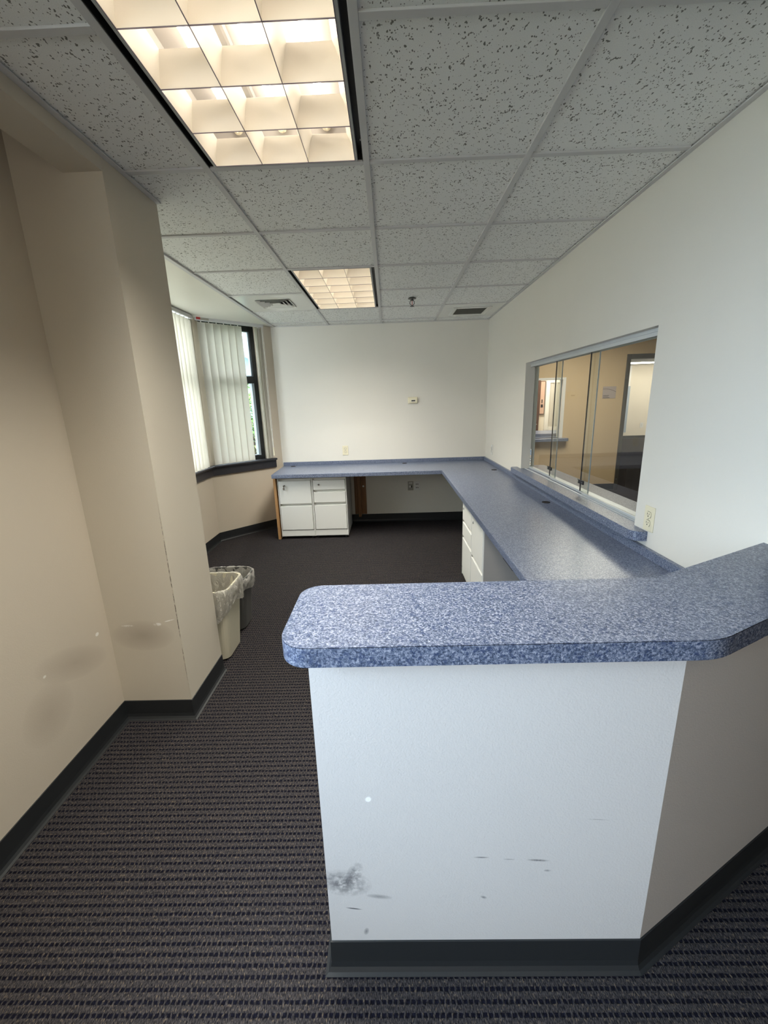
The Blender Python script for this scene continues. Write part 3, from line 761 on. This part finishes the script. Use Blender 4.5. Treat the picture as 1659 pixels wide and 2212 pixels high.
# ------------------------------------------------------------------ outlets and switches
def plate(name, label, loc, rz, kind='duplex', mat='ivory', w=.070, h=.115, group='electrical outlets'):
    t = thing(name, label, 'outlet' if kind != 'switch' else 'switch', loc, rz, None)
    mb = MB(); mb.box(-w / 2, w / 2, -.006, 0, -h / 2, h / 2); pl = mb.build('cover_plate', M[mat], t, bevel=.003)
    if kind == 'duplex':
        for s_ in (-1, 1):
            zc = s_ * .0195
            mb = MB()
            pts = [(.0165 * cos(a_), max(-.0135, min(.0135, .0175 * sin(a_)))) for a_ in [i * 2 * pi / 28 for i in range(28)]]
            va_ = [mb.bm.verts.new((x, -.0095, zc + z)) for x, z in pts]; vb_ = [mb.bm.verts.new((x, -.005, zc + z)) for x, z in pts]
            mb.bm.faces.new(va_)
            for i in range(28): mb.bm.faces.new((va_[i], va_[(i + 1) % 28], vb_[(i + 1) % 28], vb_[i]))
            rc = mb.build('receptacle', M[mat], t)
            mb = MB()
            mb.box(-.0075, -.0055, -.0101, -.0094, zc - .001, zc + .008).box(.0055, .0075, -.0101, -.0094, zc, zc + .007)
            mb.cyl((0, -.0101, zc - .0065), (0, -.0094, zc - .0065), .0027, seg=10); mb.build('slots', M['slot'], rc)
            mb = MB()      # shadow line round the receptacle
            ring = [(.0178 * cos(a_), max(-.0148, min(.0148, .0188 * sin(a_)))) for a_ in [i * 2 * pi / 28 for i in range(28)]]
            mb.grid([[(x, -.0063, zc + z) for x, z in pts], [(x, -.0063, zc + z) for x, z in ring]], close=True); mb.build('gap', M['slot'], rc)
        mb = MB(); mb.cyl((0, -.0072, 0), (0, -.005, 0), .003, seg=10); mb.build('screw', M['screw'], t)
    elif kind == 'switch':
        mb = MB(); mb.box(-.022, .022, -.009, -.005, .030, .044); mb.build('label_strip', M['whitep'], t)
        mb = MB(); mb.box(-.020, .004, -.014, -.005, -.018, .004); mb.build('jack_block', M['whitep'], t, bevel=.001)
        mb = MB(); mb.box(.006, .018, -.0075, -.0055, -.022, .006); mb.build('jack_opening', M['slot'], t)
    elif kind == 'jack':
        mb = MB()
        for x in (-.010, .010):
            for z in (-.022, .022): mb.box(x - .0045, x + .0045, -.008, -.0055, z - .006, z + .006)
        mb.build('jack_openings', M['slot'], t)
    return t
plate('wall_outlet', 'ivory duplex outlet on the back wall above the desk', (-.488, YB, .921), 0)
plate('wall_outlet', 'ivory duplex outlet on the right wall beside the service opening, nearest the counter', (XR, .591, .928), -pi / 2)
plate('wall_outlet', 'white duplex outlet on the right wall near the far corner', (XR, 3.507, .918), -pi / 2, mat='whitep')
plate('data_plate', 'grey data plate on the back wall under the desk, left of a pair', (.309, YB, .453), 0, 'switch', 'greyp')
plate('data_plate', 'white four-port data plate on the back wall under the desk, right of a pair', (.390, YB, .451), 0, 'jack', 'whitep')
t = thing('thermostat', 'small cream thermostat alone on the back wall', 'thermostat', (.350, YB, 1.492))
MB().box(-.058, .056, -.006, 0, -.036, .040).build('back_plate', M['ivory'], t, bevel=.002)
MB().box(-.048, .052, -.030, -.006, -.030, .033).build('thermostat_body', M['ivory'], t, bevel=.004)
MB().box(-.018, .028, -.0312, -.0295, -.010, .004).build('display', M['slot'], t, bevel=.001)
MB().box(-.02, .03, -.0306, -.0295, -.014, .008).build('display_rim', M['whitep'], t)

# ------------------------------------------------------------------ service opening
t = thing('service_ledge', 'speckled blue laminate ledge under the sliding glass, rounded at its near end', 'ledge')
lp = rounded([(1.166, .592), (1.231, .592), (1.231, .702), (1.344, .702), (1.344, .50), (1.50, .50), (1.50, 2.62), (1.344, 2.62), (1.344, 2.448), (1.231, 2.448), (1.231, 2.56), (1.166, 2.56)], [.05, 0, 0, 0, 0, .04, .04, 0, 0, 0, 0, .03])
mb = MB(); mb.prism(lp, .820, .866); mb.build('ledge_board', M['lam'], t, bevel=.002)
# sliding glass panels on stepped tracks
t = thing('service_window_track', 'stepped aluminium track of the glazed service opening', 'track')
mb = MB()
mb.box(1.268, 1.330, OY0, OY1, OZ1 - .016, OZ1).box(1.272, 1.284, OY0, OY1, OZ1 - .034, OZ1 - .010).box(1.298, 1.306, OY0, OY1, OZ1 - .034, OZ1 - .010).box(1.322, 1.330, OY0, OY1, OZ1 - .034, OZ1 - .010)
mb.build('top_track', M['alu'], t, bevel=.001)
for y0, y1, xa in ((OY0, 1.365, 1.276), (1.365, 1.925, 1.290), (1.925, OY1, 1.304)):
    mb = MB(); mb.box(xa, 1.334, y0, y1, .866, .884); mb.build('bottom_track', M['alu'], t, bevel=.002)
MB().box(1.262, 1.272, OY0, OY1, .866, .870).build('track_lip', M['alu'], t)
panels = [(OY0 + .002, 1.400, 1.284, 'nearest pane of the sliding service glass, beside the outlet'),
          (1.325, 1.955, 1.298, 'middle pane of the sliding service glass'),
          (1.885, OY1 - .002, 1.312, 'farthest pane of the sliding service glass, beside the far jamb')]
for i, (y0, y1, x, lb) in enumerate(panels):
    t = thing('sliding_glass_panel', lb, 'glass panel', (x, y0, .884), 0, 'sliding glass panes of the service opening')
    MB().box(-.003, .003, 0, y1 - y0, 0, OZ1 - .034 - .884).build('pane', M['glass'], t)
    if i < 2: MB().box(-.0035, .0035, y1 - y0, y1 - y0 + .004, 0, OZ1 - .034 - .884).build('edge_seal', M['blackp'], t)
    else: MB().box(-.0035, .0035, y1 - y0 - .004, y1 - y0, 0, OZ1 - .034 - .884).build('edge_seal', M['greyp'], t)
    if i > 0: MB().box(-.0035, .0035, -.003, 0, 0, OZ1 - .034 - .884).build('edge_strip', M['alu'], t)
for y, lb in ((1.38, 'black glass lock clip at the nearer panel joint'), (1.94, 'black glass lock clip at the farther panel joint')):
    t = thing('glass_lock', lb, 'lock', (1.284 if y < 1.5 else 1.298, y, .945))
    MB().box(-.012, -.0035, -.035, .050, -.013, .013).build('lock_body', M['blackp'], t, bevel=.003)
    MB().cyl((-.014, -.026, 0), (-.011, -.026, 0), .004, seg=10).build('keyhole', M['chrome'], t)
    MB().box(-.015, -.011, .030, .046, -.010, .010).build('thumb_tab', M['greyp'], t)
t = thing('jamb_sticker', 'narrow colour printed sticker low on the far glass edge', 'sticker', (1.3040, 2.415, .875))
MB().box(0, .0015, 0, .022, .02, .165).build('backing', M['paper'], t)
for (z0, z1, mm) in ((.132, .158, 'blue'), (.096, .108, 'orange'), (.112, .128, 'blue'), (.078, .090, 'slot'), (.058, .066, 'slot'), (.034, .042, 'orange')):
    MB().box(-.0006, 0, .004, .018, z0, z1).build('print_block', M[mm], t)
# jamb liner edge
MB().box(1.336, 1.343, OY1 - .004, OY1, .866, OZ1).build('trim_4', M['wall'])['kind'] = 'structure'

# ------------------------------------------------------------------ lobby and rooms beyond
mb = MB()
mb.box(DX0, DX0 + .055, LY - .02, LY + .14, 0, 2.062).box(DX1 - .055, DX1, LY - .02, LY + .14, 0, 2.062).box(DX0 + .055, DX1 - .055, LY - .02, LY + .14, 2.0, 2.062)
mb.box(DX0 + .055, DX0 + .07, LY + .05, LY + .09, 0, 2.0)
o = mb.build('door_1', M['dframe'], bevel=.003); struct(o, 'dark grey metal door frame in the tan lobby wall')
t = thing('wall_sign', 'small greyish sign with a curved line and three text lines on the lobby wall', 'sign', (3.425, LY, 1.52))
MB().box(-.10, .10, -.006, 0, -.088, .088).build('sign_board', new_mat('sign_grey', (.42, .36, .33), .35), t, bevel=.002)
mb = MB()
for i in range(10):
    xa, xb = -.10 + i * .02, -.08 + i * .02; fz = lambda x: .052 - .055 * ((x + .1) / .2) ** 1.5 + .015 * sin((x + .1) * 12)
    mb.face([(xa, -.0064, fz(xa)), (xb, -.0064, fz(xb)), (xb, -.0064, fz(xb) - .004), (xa, -.0064, fz(xa) - .004)])
mb.build('curved_line', M['slot'], t)
mb = MB()
for i, w_ in enumerate((.088, .075, .098)):
    x = -.088
    while x < -.088 + w_:
        l_ = random.uniform(.008, .018); mb.box(x, min(x + l_, -.088 + w_), -.0066, -.006, -.048 - i * .016, -.041 - i * .016); x += l_ + .003
mb.build('text_lines', M['slot'], t)
# twin window opening
t = thing('twin_window_ledge', 'grey-blue laminate ledge under the twin service window across the lobby', 'ledge')
mb = MB(); mb.prism(rounded([(1.70, LY - .12), (2.83, LY - .12), (2.83, LY - .001), (TX1, LY - .001), (TX1, LY + .25), (1.70 + .05, LY + .25), (1.75, LY - .001), (1.70, LY - .001)], [.03, .05, 0, 0, 0, 0, 0, 0]), .812, .855)
mb.build('ledge_board', M['lam'], t, bevel=.002)
MB().box(2.06, 3.36, 5.60, 6.30, .80, .90).build('desk_top', M['lam'], thing('inner_desk', 'blue-grey desk inside the office behind the twin window', 'desk'))
mb = MB(); mb.box(TX1 - .045, TX1, LY - .006, LY + .12, .856, TZ1).box(TX0, TX1 - .045, LY - .006, LY + .12, TZ1 - .03, TZ1)
o = mb.build('window_4', M['whitep']); struct(o, 'white framed twin service window across the lobby')
# inner office items at y ~ 6.9
mb = MB(); WX0, WX1 = 3.05, 3.46
mb.box(WX0, WX0 + .07, 6.86, 6.9, .86, 1.80).box(WX0 + .07, WX1, 6.86, 6.9, 1.74, 1.80).box(WX0 + .07, WX1, 6.84, 6.9, .86, .92)
t = thing('office_blind', 'pale vertical blind in a white frame seen through the twin window', 'window blind')
mb.build('frame', M['whitep'], t)
mb = MB()
for i in range(5): mb.box(WX0 + .07 + i * .078, WX0 + .142 + i * .078, 6.875 - .006 * (i % 2), 6.885, .92, 1.74)
mb.build('slats', M['vane'], t)
t = thing('brown_door', 'dark brown wooden door seen through the twin window', 'door', (2.355, 6.9, 0))
MB().box(-.30, .58, -.05, -.006, 0, 1.95).build('door_leaf', M['door'], t)
MB().cyl((.52, -.11, .98), (.52, -.05, .98), .012, seg=12).cyl((.43, -.11, .98), (.53, -.11, .98), .009, seg=10).build('handle', M['chrome'], t)
t = thing('framed_notice', 'narrow warm-toned framed picture beside the brown door', 'picture', (2.985, 6.9, 1.47))
MB().box(-.048, .050, -.03, -.004, -.31, .31).build('frame', M['door'], t)
MB().box(-.038, .040, -.033, -.03, -.295, .295).build('picture_sheet', new_mat('warm_print', (.50, .33, .25), .5), t)
MB().box(-.012, .008, -.035, -.033, -.10, -.03).box(-.022, .02, -.035, -.033, -.18, -.12).build('printed_figure', M['slot'], t)
# far room: window strip, outlet, light
t = thing('far_white_panel', 'bright white window strip beyond the lobby door', 'window')
MB().box(7.60, 8.14, 13.12, 13.195, 1.75, 2.41).build('upper_panel', M['whitep'], t); MB().box(7.60, 8.16, 13.12, 13.195, .22, 1.75).build('lower_panel', M['sash'], t)
plate('wall_outlet', 'tiny outlet on the far wall beyond the lobby door', (8.72, 13.2, .45), 0, mat='whitep', w=.11, h=.17)
t = thing('strip_light', 'slim lit strip light on the ceiling beyond the lobby door', 'ceiling light', (8.4, 12.2, H + .05))
MB().box(-.9, .9, -.15, .15, -.012, .0).build('lit_panel', M['tube'], t)

# ------------------------------------------------------------------ reception countertop
CT = 1.012; CTH = .045
def cpoly(o_):
    """counter outline grown by o_ (negative shrinks)"""
    fr = -.500 - o_; bk = -.212 + o_; lf = -.181 - o_
    kx = .694 + o_ * math.tan(ang / 2); kb = .745 - o_ * math.tan(ang / 2)
    # front angled edge end and back angled edge end
    e0 = Vector((kx, fr)) + Vector((dx, dy)) * 1.55; e1 = Vector((kb, bk)) + Vector((dx, dy)) * 1.45
    return rounded([(lf, fr), (kx, fr), tuple(e0), tuple(e1), (kb, bk), (lf, bk)], [.062, .16, 0, 0, 0.0, .055], 10)
t = thing('reception_countertop', 'raised speckled blue laminate countertop with rounded end on the white half wall', 'countertop')
MB().prism(cpoly(-.0012), CT - CTH, CT - .0012).build('counter_slab', M['lam'], t)
MB().prism(cpoly(0), CT - CTH, CT - .0022).build('edge_band', M['lam'], t)
MB().prism(cpoly(-.0002), CT - .0022, CT - .0012).build('seam', M['slot'], t)
MB().prism(cpoly(-.0003), CT - .0012, CT).build('top_sheet', M['lam'], t)

# ------------------------------------------------------------------ waste bins
def rrect(cx, cy, hx, hy, r, n=6):
    out = []
    for qx, qy, a0 in ((1, 1, 0), (-1, 1, pi / 2), (-1, -1, pi), (1, -1, 3 * pi / 2)):
        for i in range(n + 1):
            a_ = a0 + i * (pi / 2) / n; out.append((cx + qx * (hx - r) + r * cos(a_), cy + qy * (hy - r) + r * sin(a_)))
    return out
def resample(pts, n):
    pts = [Vector(p) for p in pts]; L = [0]
    for i in range(len(pts)): L.append(L[-1] + (pts[(i + 1) % len(pts)] - pts[i]).length)
    out = []
    for k in range(n):
        d = L[-1] * k / n; i = max(j for j in range(len(pts)) if L[j] <= d + 1e-9)
        seg = L[i + 1] - L[i]; q = pts[i].lerp(pts[(i + 1) % len(pts)], (d - L[i]) / max(seg, 1e-9)); out.append((q.x, q.y))
    return out
def bin_(name, label, cx, cy, h, top, bot, rt, rb, mat, bagdrop, seed):
    t = thing(name, label, 'waste bin', (cx, cy, 0))
    mb = MB(); rows = []
    for z, k in ((0.0, -.015), (.012, 0)): rows.append([(x, y, z) for x, y in rrect(0, 0, bot[0] + k, bot[1] + k, rb)])
    rows.append([(x, y, h - .012) for x, y in rrect(0, 0, top[0], top[1], rt)])
    rows.append([(x, y, h - .010) for x, y in rrect(0, 0, top[0] + .008, top[1] + .008, rt + .006)])
    rows.append([(x, y, h) for x, y in rrect(0, 0, top[0] + .008, top[1] + .008, rt + .006)])
    rows.append([(x, y, h) for x, y in rrect(0, 0, top[0] - .003, top[1] - .003, rt)])
    rows.append([(x, y, .016) for x, y in rrect(0, 0, bot[0] - .004, bot[1] - .004, rb)])
    vs = mb.grid(rows, close=True); mb.bm.faces.new(vs[0]); mb.bm.faces.new(vs[-1])
    mb.build('bin_body', mat, t, bevel=0, smooth=False)
    # liner: inside wall, over the rim, crumpled skirt outside
    rg = random.Random(seed); N = 120
    def ring(hx, hy, r, amp, z, zamp=0, ph=0):
        rr = resample(rrect(0, 0, hx, hy, r, 8), N); out = []
        for i, (x, y) in enumerate(rr):
            a_ = i / len(rr) * 2 * pi
            w_ = sin(a_ * 9 + ph) * .5 + sin(a_ * 17 + ph * 2.3) * .35 + sin(a_ * 31 + ph) * .25
            l_ = math.hypot(x, y); out.append((x * (1 + amp * w_ / l_), y * (1 + amp * w_ / l_), (z(a_) if callable(z) else z) + zamp * w_))
        return out
    rows = [ring(bot[0] - .012, bot[1] - .012, rb, .003, .10, .01, 1), ring((top[0] + bot[0]) / 2 - .012, (top[1] + bot[1]) / 2 - .012, rt, .005, h * .55, .01, 2),
            ring(top[0] - .010, top[1] - .010, rt, .004, h - .05, .004, 3), ring(top[0] - .006, top[1] - .006, rt, .002, h + .004, .002, 4),
            ring(top[0] + .012, top[1] + .012, rt + .01, .003, h + .005, .002, 5), ring(top[0] + .018, top[1] + .018, rt + .01, .004, h - .03, .004, 6)]
    for k in (.35, .7, 1.0):
        f_ = 1 + .006 * k
        rows.append(ring(top[0] + .018 - .010 * k, top[1] + .018 - .010 * k, rt + .01, .006 + .004 * k, (lambda a_, k=k: h - .03 - k * (.035 + .4 * bagdrop * (1 + .4 * sin(a_ * 5 + seed)) + bagdrop * math.exp(-((a_ / 6.283 - .735) / .055) ** 2))), .006, 6 + k))
    mb = MB(); mb.grid(rows, close=True)
    o = mb.build('bin_liner', M['bag'], t, smooth=True)
    sd = o.modifiers.new('sub', 'SUBSURF'); sd.levels = 1; sd.render_levels = 1
    tx = bpy.data.textures.new('crumple', 'CLOUDS'); tx.noise_scale = .035
    dm = o.modifiers.new('crumple', 'DISPLACE'); dm.texture = tx; dm.strength = .022; dm.mid_level = .5; dm.texture_coords = 'LOCAL'
    return t
bin_('waste_bin', 'cream rectangular waste bin with a clear plastic liner beside the column', -1.105, 1.045, .465, (.205, .140), (.165, .112), .055, .045, M['binc'], .16, 1.0)
bin_('waste_bin', 'dark grey waste bin with a clear liner just beyond the cream bin', -1.095, 1.362, .380, (.170, .125), (.135, .100), .075, .060, M['bing'], .07, 2.2)

# each thing's empty sits at the foot of its parts
for o in list(bpy.data.objects):
    if o.type == 'EMPTY' and o.parent is None and o.location.length < 1e-6:
        kids = [c for c in bpy.data.objects if c.parent == o and c.type == 'MESH']
        cs = [v.co for k in kids for v in k.data.vertices]
        if not cs: continue
        lo = [min(c[i] for c in cs) for i in range(3)]; hi = [max(c[i] for c in cs) for i in range(3)]
        p = Vector(((lo[0] + hi[0]) / 2, (lo[1] + hi[1]) / 2, lo[2])); o.location = p
        for k in kids: k.matrix_parent_inverse = Matrix.Translation(-p)
